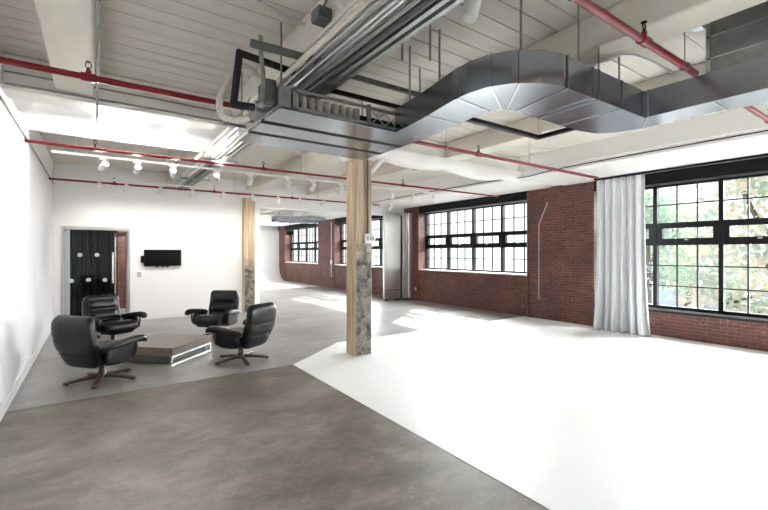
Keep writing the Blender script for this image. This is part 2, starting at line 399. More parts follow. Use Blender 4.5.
for k, gy in enumerate(GY[:2]+GY[3:4]):
    g = MB(); x0 = XL if gy < 12 else 4.02
    g.bbox(x0, 7.72, gy-.17, gy+.17, ZG, ZC, .012); g.box(x0, 7.72, gy-.19, gy-.17, ZG+.03, ZG+.07)
    if k == 1:  # rough plastered haunches where the girder reaches the brick pier
        N_ = 22; P = []
        for i in range(N_+1):
            t = i/N_; x = 3.95+(XR+.02-3.95)*t
            P.append((x, 3.40-.085*abs(math.sin(t*PI*3.1))-.05*math.sin(t*PI)))
        vs = []
        for (x, z) in P:
            for (y_, zz) in ((gy-.22, 3.5), (gy-.20, z+.05), (gy-.12, z), (gy+.12, z), (gy+.20, z+.05), (gy+.22, 3.5)): vs.append((x, y_, zz))
        g.add(vs, [(i*6+q, i*6+q+1, i*6+q+7, i*6+q+6) for i in range(N_) for q in range(5)]+[(0,1,2,3,4,5)], 1, True)
    g.build('ceiling_beam', [M['girder'], M['plaster']], kind='structure')
# thin grey conduit trim along top of the left wall
MB().tube([(XL+.02, YR, 3.29), (XL+.02, 12.1, 3.29)], .012).build('trim_6', M['galv_dull'], kind='structure')
# ------------------------------------------------------------------ columns
def column(y0, low, label):
    root = empty('timber_column', (3.66, y0+.17, 0)); tag(root, label, 'column', kind='structure')
    c = MB(); h = .158
    bo = .012
    c.bbox(-h, h, -h, h, .0, ZG-.12, bo)
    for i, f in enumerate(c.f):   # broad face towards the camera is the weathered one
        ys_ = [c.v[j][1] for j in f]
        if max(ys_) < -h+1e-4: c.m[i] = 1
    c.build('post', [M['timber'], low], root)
    return root
c1 = column(5.82, M['timber_w'], 'weathered square timber post standing on the white floor in mid room')
cp = MB(); cp.prism([(-.17,-.17),(.17,-.17),(.17,.17),(-.17,.17)], ZG-.17, ZG-.12)
vs = [(-.19,-.19,ZG-.17),(.19,-.19,ZG-.17),(.19,.19,ZG-.17),(-.19,.19,ZG-.17),(-.38,-.19,ZG-.002),(.42,-.19,ZG-.002),(.42,.19,ZG-.002),(-.38,.19,ZG-.002)]
cp.add(vs, [(0,3,2,1),(4,5,6,7),(0,1,5,4),(1,2,6,5),(2,3,7,6),(3,0,4,7)])
cp.build('capital', M['plaster'], c1)
MB().tube([(.17,.0,3.02),(.55,.0,3.40)], .035).build('brace', M['plaster'], c1)
MB().tube([(.06,-.185,3.3),(.06,-.185,2.02)], .014).build('conduit', M['greysteel'], c1)
sb = MB(); sb.bbox(-.02,.19,-.225,-.17,1.86,2.02,.01); so = sb.build('switch_box', M['white_metal'], c1)
MB().box(.02,.05,-.232,-.225,1.91,1.97).box(.08,.11,-.232,-.225,1.91,1.97).box(.13,.16,-.232,-.225,1.91,1.97).build('rocker', M['stone'], so)
MB().bbox(.02,.11,-.20,-.17,1.70,1.82,.006).build('outlet', M['stone'], c1)
pl = MB()
c2 = column(12.02, M['timber_w2'], 'square timber post embedded at the end of the white back wall')
cp = MB(); cp.add([(a_*.5, b_, c_-.14) if q else (a_, b_, c_-.14) for q, (a_, b_, c_) in enumerate([])], []) if False else None
MB().bbox(-.3,.3,-.19,.19,ZG-.12,ZG,.02).build('capital', M['plaster'], c2)
# ------------------------------------------------------------------ doorway and the dark room behind it
d1 = empty('door_1', ((DX0+DX1)/2, YB+.1, 0)); d1['kind'] = 'structure'
fr = MB(); w2 = (DX1-DX0)/2
fr.box(-w2, -w2+.05, -.11,.06, 0, DZ); fr.box(w2-.05, w2, -.11,.06, 0, DZ); fr.box(-w2+.05, w2-.05, -.11,.06, DZ-.07, DZ)
fr.build('door_frame', M['panel'], d1)
MB().box(-w2+.05, -w2+.17, -.02,-.008, 0, DZ-.07).build('side_glass', M['blueglass'] if False else mat('frosted_sidelight', (.45,.5,.5), .2), d1)
MB().box(.40,.43,-.05,.03,0,DZ-.07).build('meeting_stile', M['black'], d1)
hd = MB(); hd.tube([(.33,-.06,.95),(.33,-.06,1.72)], .02); hd.tube([(.33,-.06,1.05),(.36,0,1.05)], .008); hd.tube([(.33,-.06,1.62),(.36,0,1.62)], .008)
hd.build('pull_handle', M['white_metal'], d1)
MB().box(-w2+.17,.40,-.015,-.009,.0,DZ-.07).build('glass_leaf', M['glass'], d1)
lf = MB(); Rz = Matrix.Translation((.64,.06,0)) @ Matrix.Rotation(math.radians(105), 4, 'Z')
lf.box(0,.9,-.02,.02,.02,.14,0,Rz); lf.box(0,.9,-.02,.02,DZ-.2,DZ-.09,0,Rz); lf.box(0,.06,-.02,.02,.14,DZ-.2,0,Rz); lf.box(.84,.9,-.02,.02,.14,DZ-.2,0,Rz)
lf.build('open_leaf', M['panel'], d1)
ba = MB(); ba.box(XL-.25, XL-.05, YB+.2, 15.2, 0, 3.0, 0); ba.box(XL-.05, 2.2, 15.0, 15.2, 0, 3.0, 1); ba.box(2.0, 2.2, YB+.2, 15.0, 0, 3.0, 1); ba.box(XL-.05, 2.2, YB+.2, 15.2, 3.0, 3.1, 0)  # brick here stands in for brick reflected in the open door glass
ba.build('wall_back_room', [M['wall'], M['brick']], kind='structure')
# black drape with wavy head
def drape(name, p0, p1, z0, z1, amp, waves, mtl, n=160, rows=14, flare=0, top_wave=0, th=.0):
    P0, P1 = Vector(p0), Vector(p1); D = P1-P0; L_ = D.length; T = D.normalized(); Nn = Vector((-T.y, T.x, 0))
    vs = []; ph = [random.uniform(0, 6) for _ in range(4)]
    for r in range(rows+1):
        s = r/rows; z = z0+(z1-z0)*(1-s)
        for i in range(n+1):
            t = i/n; a_ = amp*(.55+.45*s)
            off = a_*(math.sin(2*PI*waves*t+ph[0]+.25*math.sin(3*s+ph[1]))+.45*math.sin(2*PI*waves*1.73*t+ph[2])+.25*math.sin(2*PI*waves*.41*t+ph[3]))
            x = P0+T*(L_*((t-.5)*(1+flare*s**4)+.5)) + Nn*(off*(1+1.2*flare*s**4))
            zz = z+(top_wave*math.sin(2*PI*waves*t) if r == 0 else 0)
            vs.append((x.x, x.y, zz))
    m = n+1
    o = MB().add(vs, [(r*m+i, r*m+i+1, (r+1)*m+i+1, (r+1)*m+i) for r in range(rows) for i in range(n)], 0, True).build(name, mtl)
    sd = o.modifiers.new('t', 'SOLIDIFY'); sd.thickness = .004
    return o
bk = drape('black_drape', (-.75, 13.3, 0), (.46, 13.3, 0), .02, 2.36, .03, 9, M['velvet'], top_wave=.02)
tag(bk, 'floor length black drape with a wavy head behind the glass door', 'curtain')
MB().tube([(-.78,13.3,2.40),(.48,13.3,2.40)], .014).tube([(-.6,13.3,2.41),(-.6,13.3,3.0)], .006).tube([(.4,13.3,2.41),(.4,13.3,3.0)], .006).build('curtain_rod', M['black'], bk)
names = ['upper left', 'upper right', 'lower left', 'lower middle', 'lower right']
for (u, v), nm in zip([(80,255),(97,255),(71.5,281),(88.5,280),(105,280)], names):
    p = at(u, v, y=13.2)
    o = MB().lathe([(0,-.014),(.048,-.012),(.055,0),(.048,.012),(0,.014)], Matrix.Rotation(PI/2, 4, 'X'), 20).build('round_disc', M['disc'])  # plain white disc just in front of the drape
    o.location = p; tag(o, 'small white round disc against black drape, %s of the five' % nm, 'disc', 'white discs on the black drape')
    MB().tube([(0,.012,0),(0,.05,0)], .006).build('back_stub', M['conduit'], o)
lp_ = MB().lathe([(0,-.03),(.16,-.03),(.17,0),(0,0)], n=20).build('added_fill_lamp', M['lamp_on']); lp_.location = (1.2, 14.0, 2.97)  # added lamp, out of view, to brighten the brick behind the doorway
MB().lathe([(0,0),(.18,0),(.18,.03),(0,.03)], n=20).build('lamp_base', M['white_metal'], lp_); tag(lp_, 'added round ceiling lamp, out of view, brightening the small room behind the glass door', 'lamp')
pl_ = bpy.data.lights.new('back_room_fill', 'POINT'); pl_.energy = 30; pl_.shadow_soft_size = .15; po_ = bpy.data.objects.new('back_room_fill', pl_); C.objects.link(po_); po_.location = (1.2, 14.0, 2.75)  # invented fill light for the room behind the door
# ------------------------------------------------------------------ wall screen and switch
tv = empty('wall_television', (1.45, YB, 1.57)); tag(tv, 'small black flat television mounted on the white back wall', 'television')
MB().bbox(-.43,.43,-.10,-.05,-.21,.215,.008).build('bezel', M['black'], tv)
MB().box(-.415,.415,-.102,-.10,-.19,.20).build('screen', M['tv'], tv)
MB().box(-.2,.2,-.05,-.0,-.12,.12).build('wall_bracket', M['black'], tv)
MB().bbox(-.50,-.43,-.08,-.02,-.12,.06,.01).build('side_speaker', M['black'], tv)
for x in (-.12, .0, .11): MB().bbox(x-.03, x+.03, -.05, -.01, -.245, -.215, .006).build('cable_plug', M['black'], tv)
sw = MB(); sw.bbox(-.04,.04,-.012,0,-.06,.06,.004); swo = sw.build('light_switch', M['stone']); swo.location = (.92, YB, 1.15)
MB().box(-.012,.012,-.018,-.012,-.025,.025).build('toggle', M['white_metal'], swo)
tag(swo, 'small light switch plate on the white wall between doorway and television', 'switch')
# ------------------------------------------------------------------ chairs
def make_chair():
    root = empty('swivel_recliner')
    X = Vector((1,0,0)); Yv = Vector((0,1,0)); Z = Vector((0,0,1))
    pd = MB(); pd.lathe([(0,.03),(.055,.03),(.06,.045),(.06,.10),(.045,.12),(.04,.22),(.05,.25),(0,.25)], n=20); pd.build('pedestal', M['wood_dark'], root)
    for k in range(5):
        a = 2*PI*k/5+PI/2; D = Vector((math.cos(a), math.sin(a), 0)); S = Vector((-D.y, D.x, 0))
        rg = []
        for t, z, hw, hh in ((.03,.062,.03,.026),(.10,.060,.03,.024),(.20,.050,.03,.021),(.30,.038,.03,.019),(.38,.027,.03,.018),(.405,.022,.026,.015)):
            rg.append((D*t+Z*z, S, Z, hw, hh))
        lg = MB().loft(rg, 16, 4).build('leg', M['wood_dark'], root)
        f = D*.365; MB().lathe([(0,0),(.016,0),(.016,.014),(0,.014)], Matrix.Translation(f), 12).build('glide', M['black'], lg)
    MB().bbox(-.15,.15,-.17,.15,.235,.26,.008).build('swivel_plate', M['black'], root)
    # seat cushion
    rg = []
    for t, w, h, z in ((-.26,.15,.03,.37),(-.25,.22,.055,.37),(-.2,.245,.07,.37),(0,.262,.075,.375),(.15,.268,.085,.385),(.24,.268,.085,.385),(.29,.26,.07,.38),(.315,.24,.045,.375),(.322,.2,.02,.373)):
        rg.append((Vector((0,t,z-.02)), X, Z, w, h*1.15))
    MB().loft(rg, 36, 4.2).build('seat', M['leather'], root)
    MB().loft([(Vector((0,t,.285)), X, Z, w, .04) for t, w in ((-.25,.16),(-.2,.22),(.2,.235),(.27,.2))], 24, 5).build('seat_shell', M['leather'], root)
    # backrest: raked, three upholstered bands
    ang = math.radians(17); D = Vector((0,-math.sin(ang),math.cos(ang))); Nf = Vector((0,math.cos(ang),math.sin(ang)))
    base = Vector((0,-.225,.235)); rg = []
    T = [0,.012,.04,.10,.17,.205,.222,.24,.28,.34,.385,.402,.42,.46,.53,.59,.63,.652,.66]
    for t in T:
        s = t/.66
        w = .225+.085*min(1, s/.45)**.8 if s < .45 else .31-.02*(s-.45)/.55
        th = .068
        if t <= .012: w *= .85; th = .04 if t == 0 else .055
        for sc in (.222, .402): th -= .010*math.exp(-((t-sc)/.012)**2)
        if t > .56:
            q = (t-.56)/.10; w *= math.sqrt(max(.05, 1-.35*q**3)); th *= math.sqrt(max(.06, 1-q**3*.9))
        rg.append((base+D*t+Nf*(.03*math.sin(s*PI)*-1+ (.03 if s > .75 else .0)*(s-.75)*4), X, Nf, w, th))
    MB().loft(rg, 40, 4.5).build('backrest', M['leather'], root)
    # lumbar and head pads on the front of the back
    for (t0, t1, w) in ((.10,.21,.19),(.235,.39,.225),(.415,.60,.24)):
        rg = []
        for q, k_ in ((0,.25),(.08,.7),(.25,.95),(.5,1),(.75,.95),(.92,.7),(1,.25)):
            t = t0+(t1-t0)*q; rg.append((base+D*t+Nf*(.045-.02*math.sin(t/.66*PI)), X, Nf, w*(.93+.07*k_), .045*k_))
        MB().loft(rg, 28, 3.2).build('back_cushion', M['leather'], root)
    for sx in (-1, 1):
        pth = [(-.30,.47,.325,.02,.015),(-.28,.49,.335,.04,.03),(-.18,.515,.355,.05,.036),(0,.54,.375,.056,.038),(.14,.555,.385,.06,.04),(.22,.548,.39,.06,.042),(.265,.53,.39,.055,.036),(.285,.515,.39,.035,.02)]
        rg = [(Vector((sx*x_, y_, z_-.03)), X, Z, hu, hv*1.15) for (y_, z_, x_, hu, hv) in pth]
        ar = MB().loft(rg, 22, 2.8).build('armrest', M['leather'], root)
        rg = [(Vector((sx*.32, y_, .36+dz)), X, Z, .036, hv*1.15) for (y_, dz, hv) in ((-.24,.0,.05),(-.22,.0,.09),(-.1,.015,.115),(.05,.02,.12),(.12,.02,.10),(.15,.02,.06))]
        MB().loft(rg, 20, 4).build('side_panel', M['leather'], root)
        lp = MB().tube([(sx*.37,.15,.49),(sx*.372,.165,.41),(sx*.36,.15,.31),(sx*.30,.09,.255),(sx*.20,.03,.245),(sx*.1,0,.26)], .016, 10)
        lp.build('arm_support', M['wood_dark'], root)
    return root
TC = Vector((.95, 7.66, 0))
ch0 = make_chair()
spots = [((0.08,6.70), 'black leather swivel recliner nearest the camera, its back turned towards us'),
         ((.27,9.0), 'black leather swivel recliner standing just in front of the doorway'),
         ((1.96,8.75), 'black leather swivel recliner beyond the table, facing us below the television side of the wall'),
         ((1.90,6.68), 'black leather swivel recliner seen side-on right of the low table, facing left')]
for i, ((x, y), lb) in enumerate(spots):
    o = ch0 if i == 0 else copy_tree(ch0)
    d = TC-Vector((x, y, 0)); o.location = (x, y, 0.0035); o.rotation_euler.z = math.atan2(d.y, d.x)-PI/2+(-.13,0,0,-.2)[i]
    o.scale = (1.04,1.04,1.04)
    tag(o, lb, 'chair', 'black recliners around the low table')
# ------------------------------------------------------------------ low table
tb = empty('coffee_table', TC, PI/4); tag(tb, 'low square table with thick grey-brown wooden top on an open pale metal base', 'table')
tt = MB().bbox(-.51,.51,-.51,.51,.135,.265,.004)
tt.m = [0 if min(tt.v[j][2] for j in f) > .26 else 1 for f in tt.f]; tt.build('table_top', [M['table'], M['table_side']], tb)
e = MB(); hh = .50; r = .011
for (xa, ya, xb, yb) in ((-hh,-hh,hh,-hh),(hh,-hh,hh,hh),(hh,hh,-hh,hh),(-hh,hh,-hh,-hh)):
    pass
for s_ in (-1, 1):
    fr = MB(); y_ = s_*.49
    fr.box(-.5,.5,y_-r,y_+r,0,.018); fr.box(-.5,.5,y_-r,y_+r,.118,.135); fr.box(-.5,-.48,y_-r,y_+r,.018,.118); fr.box(.48,.5,y_-r,y_+r,.018,.118)
    fr.build('sled_frame', M['chrome'], tb)
MB().box(-.44,.44,-.42,.42,.012,.135).build('inner_plinth', M['greysteel'], tb)
# ------------------------------------------------------------------ linen curtain at the window
cu = drape('linen_curtain', (9.14, 4.86, 0), (9.14, 3.85, 0), .012, 3.30, .075, 6.5, M['curtain'], n=220, rows=26, flare=.16)
tag(cu, 'tall white linen curtain hanging in folds beside the brick pier, pooling on floor', 'curtain')
rl = MB().bbox(9.12,9.20,-.9,4.9,3.315,3.352,.005)
ro = rl.build('curtain_rail', M['black']); tag(ro, 'black ceiling track above the window from which the linen curtain hangs', 'curtain rail')
# ------------------------------------------------------------------ air handler and duct
ZB, ZTU = 3.00, 3.22
ah = empty('air_handler', (2.2, 4.2, ZB)); tag(ah, 'flat galvanised air handling unit with open lattice front hung under the ceiling', 'air handler')
def A(mb, name, m, **k):
    o = mb.build(name, m, **k); o.parent = ah; o.matrix_parent_inverse = Matrix.Translation(ah.location).inverted(); return o
X0, X1, Y0, Y1 = 1.36, 3.08, 3.60, 4.92
b_ = MB(); b_.bbox(X0, X1, Y0+.50, Y0+.82, ZB, ZB+.03, .004); b_.bbox(X0, X1, Y0+.92, Y1, ZB, ZB+.03, .004); b_.bbox(X0, X1, Y0, Y0+.40, ZB, ZB+.03, .004)
A(b_, 'bottom_panel', M['galv'])
s_ = MB().box(X0, X1, Y0+.40, Y0+.50, ZB+.001, ZB+.03).box(X0, X1, Y0+.82, Y0+.92, ZB+.001, ZB+.03); A(s_, 'access_slot', M['black'])
A(MB().bbox(X0, X0+.12, Y0+.01, Y1, ZB+.03, ZTU, .006), 'end_casing', M['galv_dull'])
A(MB().box(X0+.12, X1-.02, Y0+.30, Y1-.02, ZB+.03, ZTU), 'housing', M['black'])
co = MB()
for i in range(9):
    x = X0+.20+i*.085; co.tube([(x, Y0+.12, ZB+.03), (x, Y0+.12, ZTU-.02)], .036, 12)
A(co, 'coil', mat('coil_wrap', (.36,.33,.30), .6, var=.15, scale=20))
fr = MB(); fr.box(X0+.12, X1, Y0, Y0+.03, ZTU-.025, ZTU); fr.box(X0+.12, X1, Y0, Y0+.02, ZB+.03, ZB+.055)
for x in (X0+.13, X0+.95, X1-.03): fr.box(x, x+.04, Y0, Y0+.03, ZB+.03, ZTU+.02)
A(fr, 'front_frame', M['galv_dull'])
lt = MB(); xa = X0+1.0; nx = 4; st = (X1-.04-xa)/nx
for i in range(nx):
    p = [(xa+i*st, Y0+.015, ZB+.055), (xa+(i+1)*st, Y0+.015, ZTU-.03)]; q = [(xa+i*st, Y0+.015, ZTU-.03), (xa+(i+1)*st, Y0+.015, ZB+.055)]
    lt.tube(p, .007, 6); lt.tube(q, .007, 6)
A(lt, 'lattice', M['conduit'])
for (x, y) in ((X0+.03,Y0+.03),(X1-.05,Y0+.03),(X0+.03,Y1-.05),(X1-.05,Y1-.05)):
    A(MB().tube([(x,y,ZTU),(x,y,ZC)], .009, 8), 'hanger_rod', M['galv_dull'])
# valves at the left end
for (x, y, z) in ((1.28,3.75,3.07),(1.24,4.02,3.10),(1.28,4.35,3.08),(1.22,4.62,3.09)):
    vv = MB(); vv.tube([(x-.09,y,z),(X0,y,z)], .018, 8); vv.lathe([(0,-.03),(.03,-.03),(.036,0),(.03,.03),(0,.03)], Matrix.Translation((x-.03,y,z)), 12)
    vv.tube([(x-.03,y,z),(x-.03,y,z+.07),(x-.03,y-.08,z+.075)], .007, 6)
    A(vv, 'valve', M['galv_dull'])
A(MB().bbox(1.26,1.36,3.66,3.9,3.06,3.28,.01), 'junction_box', M['greysteel'])
# duct: one flat rectangular run with two bends
near = [(2.66,3.60),(2.60,3.1),(2.50,2.55),(2.49,2.38),(2.52,2.2),(2.62,2.04),(2.79,1.91),(3.0,1.85),(3.6,1.84),(4.33,1.83),(4.34,1.36),(4.345,.94),(4.36,-1.5)]
far = [(4.90,-1.5),(4.84,.6),(4.78,1.0),(4.70,1.35),(4.68,1.7),(4.68,2.0),(4.60,2.25),(4.46,2.38),(4.2,2.43),(3.6,2.43),(3.15,2.42),(3.0,2.47),(2.95,2.6),(3.02,3.1),(3.08,3.60)]
ZD0, ZD1 = ZB, 3.255
du = empty('air_duct', (2.87, 3.6, ZD0)); tag(du, 'rectangular galvanised air duct snaking from the air handler across the ceiling', 'duct')
def D_(mb, name, m):
    o = mb.build(name, m); o.parent = du; o.matrix_parent_inverse = Matrix.Translation(du.location).inverted(); return o
D_(MB().prism(near+far, ZD0, ZD1), 'duct_shell', M['galv'])
D_(MB().box(4.345, 4.95, -1.5, 1.335, ZD1, ZC-.002), 'plenum', M['galv_dull'])
D_(MB().box(4.33, 4.345, -1.5, 1.335, 3.36, 3.375).box(4.33, 4.345, -1.5, 1.335, 3.55, 3.565).box(4.33,4.35,1.31,1.345,ZD1,ZC-.002), 'plenum_flange', M['galv_seam'])
seams = [((2.585,2.98),(3.0,2.98)),((2.50,2.50),(2.96,2.56)),((2.53,2.17),(3.02,2.46)),((2.66,2.0),(3.06,2.44)),((3.05,1.845),(3.16,2.42)),((3.42,1.84),(3.42,2.43)),((3.52,1.84),(3.52,2.43)),((3.9,1.835),(3.9,2.43)),((4.33,1.80),(4.66,2.0)),((4.345,1.3),(4.71,1.3)),((4.35,.5),(4.86,.5))]
for (p, q) in seams:
    p, q = Vector((*p, 0)), Vector((*q, 0)); d = (q-p).normalized(); n = Vector((-d.y, d.x, 0))*.006; e_ = d*.006
    poly = [p-e_-n, q+e_-n, q+e_+n, p-e_+n]
    D_(MB().prism([(a.x, a.y) for a in poly], ZD0-.006, ZD1+.006, 1, 0), 'seam', [M['galv'], M['galv_seam']])
for p in (at(402,60,z=3.26),at(430,60,z=3.26),(2.70,2.02,3.25),(3.3,1.9,3.25),(3.62,1.9,3.25),(4.40,2.1,3.25)):
    p = Vector(p)
    if p.y > 4: continue
    D_(MB().tube([(p.x,p.y,ZD1),(p.x,p.y,ZC)], .010, 8), 'hanger_rod', M['galv_dull'])
for (x, y) in ((2.66,2.9),(2.62,3.3)):
    D_(MB().tube([(x,y,ZD1),(x,y,ZC)], .010, 8), 'hanger_rod', M['galv_dull'])
# ------------------------------------------------------------------ insulated pipes around the unit
def pipething(name, pts, r, m, label, cat='pipe', n=12, group=None):
    P = [Vector(p) for p in pts]; base = P[0].copy()
    o = MB().tube([p-base for p in P], r, n).build(name, m); o.location = base; tag(o, label, cat, group); return o
def smooth(pts, it=2):
    P = [Vector(p) for p in pts]
    for _ in range(it):
        Q = [P[0]]
        for a, b in zip(P, P[1:]): Q += [a*.75+b*.25, a*.25+b*.75]
        Q.append(P[-1]); P = Q
    return P
Yp = 3.72
bp = [at(u, v, y=Yp) for u, v in ((252,107),(233.5,104),(239.5,53),(292,71.5))]
o = MB()
for a, b in zip(bp, bp[1:]):
    d = (b-a).normalized()*.02; o.tube([a-bp[0]-d, b-bp[0]+d], .032, 12)
o = o.build('insulated_pipe', M['blackrubber']); o.location = bp[0]; tag(o, 'thick black insulated pipe bent in a square loop beside the air handler', 'pipe')
pipething('support_bar', [at(251,43,y=3.45), at(322,62,y=3.45)], .034, M['greysteel'], 'dark grey round bar hanging above the air handler end', 'bar')
pipething('insulated_hose', smooth([at(u, v, y=3.80) for u, v in ((262,80),(246,66),(236,66),(228,84),(219,98),(220,116),(236,121),(248,118))]), .030, M['cream_hose'], 'cream wrapped hose looping down by the black insulated pipe', 'hose')
pipething('drain_hose', smooth([at(u, v, y=3.6) for u, v in ((260.5,36),(261,58),(264,78),(262,100))]), .02, M['galv_dull'], 'grey vertical hose dropping to the air handler end', 'hose')
pipething('bent_conduit', smooth([at(u, v, z=3.72) for u, v in ((256,0),(272,8),(289,20),(312,27),(345,39))]), .016, M['conduit'], 'thin bent steel conduit running across the ceiling boards above the unit', 'conduit')
# bundle of conduits on the joist
bx = [(1.47,.026,'cream_hose','cream painted pipe leftmost in the conduit bundle under the joist'),(1.55,.022,'conduit','slim steel conduit beside the cream pipe under the joist'),(1.64,.034,'conduit','thickest bright steel pipe in the bundle under the joist'),
      (1.74,.018,'galv_dull','dull grey conduit in the middle of the bundle under the joist'),(1.81,.028,'greysteel','dark grey pipe next to the cable channel in the bundle')]
for x, r_, m_, lb in bx:
    pipething('conduit_run', [(x,-1,3.372),(x,12.0,3.372)], r_, M[m_], lb, 'conduit')
for x, lb in ((1.875,'inner steel strut channel of the overhead conduit bundle'),(1.955,'outermost steel strut channel of the overhead conduit bundle')):
    ch = MB(); ch.box(-.02,.02,-6.5,6.5,-.0,.006).box(-.02,-.014,-6.5,6.5,.006,.04).box(.014,.02,-6.5,6.5,.006,.04)
    o = ch.build('strut_channel', M['galv_dull']); o.location = (x, 5.5, 3.345); tag(o, lb, 'channel')
jb = MB().bbox(-.06,.06,-.07,.07,-.05,.05,.01); jo = jb.build('junction_box', M['greysteel']); jo.location = (1.458, 2.95, 3.56); tag(jo, 'dark steel junction box beside the overhead conduit bundle', 'junction box')
MB().tube([(-.02,-.06,.02),(-.04,-.3,.1),(-.02,-.9,.12)], .010, 8).build('conduit_stub', M['greysteel'], jo)
for k, yy in enumerate((5.30, 7.6, 9.8)):
    h = MB().box(-.30,.30,-.02,.02,-.02,.02); o = h.build('trapeze_hanger', M['galv_dull']); o.location = (1.80, yy, 3.315)
    tag(o, 'steel trapeze bar carrying the conduit bundle, %s from the camera' % ('first','second','third')[k], 'hanger', 'trapeze bars under the conduit bundle')
    for sx in (-.27, .27): MB().tube([(sx,0,.02),(sx,0,ZC-3.315)], .006, 6).build('rod', M['galv_dull'], o)
# dark strut bars right of the bundle
for (u0,u1,v0,z_,lb,m_) in ((352,428,76,3.42,'dark grey strut bar crossing between conduit bundle and duct','greysteel'),(322,404,88,3.40,'black strut bar crossing above the lattice of the air handler','black')):
    a = at(u0, v0, z=z_); b = at(u1, None, y=a.y); b.z = z_
    o = MB().box(0, b.x-a.x, -.02,.02,-.02,.02).build('strut_bar', M[m_]); o.location = a; tag(o, lb, 'bar')
# black V shaped strut beyond the duct
o = MB(); o.box(3.55-5,.03,-.03,.03,-.025,.025); o.box(-.03,.03,-.6,-.03,-.025,.025); o = o.build('strut_bar', M['black']); o.location = (5.03, 3.48, 3.30)
tag(o, 'black strut frame bent at a right angle, hanging beyond the duct', 'strut')
MB().tube([(0,0,.02),(0,0,.5)], .006, 6).tube([(-.02,-.04,.04),(0,-.05,.07),(.02,-.04,.04),(0,-.05,.02)], .005, 6, closed=True).build('hanger_rod', M['galv_dull'], o)
# grey conduit along the left joist, with a clamp
pipething('conduit_run', [(.02,-1,3.50),(.02,5.75,3.475),(.02,5.9,3.36),(.02,6.3,3.33)], .013, M['galv_dull'], 'thin grey conduit along the edge of the leftmost ceiling joist', 'conduit')
# cables under the girder at left
for z_, y_, r_, lb in ((3.60,5.805,.010,'upper grey cable stapled along the face of the girder'),(3.47,5.80,.012,'lower grey cable along the bottom of the girder face')):
    pipething('cable', [(-.78,y_,z_),(.6,y_,z_+.004),(1.4,y_,z_-.004)], r_, M['galv_dull'], lb, 'cable', 8)
# cable along the soffit at right
pipething('cable', smooth([(7.66,1.2,3.40),(7.66,3.2,3.41),(7.66,5.0,3.40),(7.68,5.6,3.34),(7.66,6.3,3.40),(7.66,9.0,3.41),(7.66,11.8,3.41)]), .010, M['black'], 'thin black cable along the edge of the white soffit above the windows', 'cable', 8)
pipething('strip_conduit', [(7.66,.8,3.46),(7.66,5.7,3.46)], .022, M['white_metal'], 'white painted pipe along the soffit edge above the near window', 'pipe')
# ------------------------------------------------------------------ red sprinkler pipes
def sprinkler(Y_, z_, x0, x1, r_, heads, label, hangers=()):
    root = empty('sprinkler_pipe', (x0, Y_, z_)); tag(root, label, 'pipe', 'red sprinkler pipes')
    MB().tube([(0,0,0),(x1-x0,0,0)], r_, 14).build('pipe', M['red'], root)
    for hx in heads:
        x = hx-x0
        fi = MB().tube([(x-.055,0,0),(x+.055,0,0)], r_*1.35, 14).tube([(x,0,0),(x,0,r_+.035)], r_*.75, 12).build('fitting', M['red'], root)
        b = MB().tube([(x,0,r_+.035),(x,0,r_+.055)], .012, 8)
        b.tube([(x-.001,0,r_+.05),(x+.022,0,r_+.065),(x+.022,0,r_+.09),(x,0,r_+.105),(x-.022,0,r_+.09),(x-.022,0,r_+.065)], .005, 6, closed=True)
        b.lathe([(0,0),(.022,0),(.022,.003),(0,.003)], Matrix.Translation((x,0,r_+.108)), 12); b.build('sprinkler_head', M['black'], fi)
    for hx in hangers:
        x = hx-x0; rr = r_+.006
        h = MB().tube([(x, rr*math.cos(a), rr*math.sin(a)) for a in [2*PI*i/12 for i in range(12)]], .005, 6, closed=True); h.tube([(x,0,rr),(x,0,ZC-z_)], .005, 6)
        h.build('ring_hanger', M['galv_dull'], root)
    return root
sprinkler(1.42, 3.28, 1.0, 4.335, .028, (3.35,), 'red sprinkler pipe nearest the camera, ending at the duct', (2.4,4.1))
sprinkler(1.42, 3.28, 4.73, 9.3, .028, (6.6,), 'red sprinkler pipe seen at the right edge beyond the duct', (5.4,))
sprinkler(4.54, 3.268, XL, 8.6, .028, (-.05,5.0), 'second red sprinkler pipe, passing over the air handler', (3.5,4.3,6.3))
sprinkler(7.55, 3.255, XL, 9.1, .022, (.0,2.55,5.8), 'third red sprinkler pipe, starting at the left wall and ending above the window', (3.3,4.6,8.8))
sprinkler(11.15, 3.262, XL, 7.6, .022, (.35,2.5,4.6), 'red sprinkler pipe closest to the white back wall', (3.0,5.4))
# ------------------------------------------------------------------ track lighting
def track(Y_, z_, x0, x1, label):
    root = empty('light_track', (x0, Y_, z_)); tag(root, label, 'light track')
    MB().box(0, x1-x0, -.018,.018, -.012,.022).build('rail', M['white_metal'], root)
    n = int((x1-x0)/1.3)
    for i in range(n+1): x = .3+i*(x1-x0-.6)/n; MB().tube([(x,0,.02),(x,0,ZC-z_)], .004, 6).build('suspension_rod', M['white_metal'], root)
track(8.1, 3.25, -.55, 7.7, 'white lighting track hung across the room, nearer of the two')
track(10.6, 3.26, -.45, 6.3, 'white lighting track hung across the room, closer to the back wall')
def make_head(tilt=55):
    root = empty('track_spotlight')
    MB().bbox(-.06,.06,-.02,.02,-.035,-.0,.004).build('adapter', M['white_metal'], root)
    MB().tube([(0,0,-.03),(0,0,-.09)], .010, 8).build('stem', M['white_metal'], root)
    Rm = Matrix.Translation((0,0,-.135)) @ Matrix.Rotation(math.radians(tilt), 4, 'X')
    h = MB().lathe([(0,.085),(.038,.085),(.045,.075),(.047,.0),(.052,-.085),(.046,-.085),(.042,-.06),(0,-.06)], Rm, 20).build('lamp_housing', M['white_metal'], root)
    MB().lathe([(0,-.066),(.041,-.066),(.041,-.062),(0,-.062)], Rm, 20).build('lens', M['lamp_on'], h)
    return root
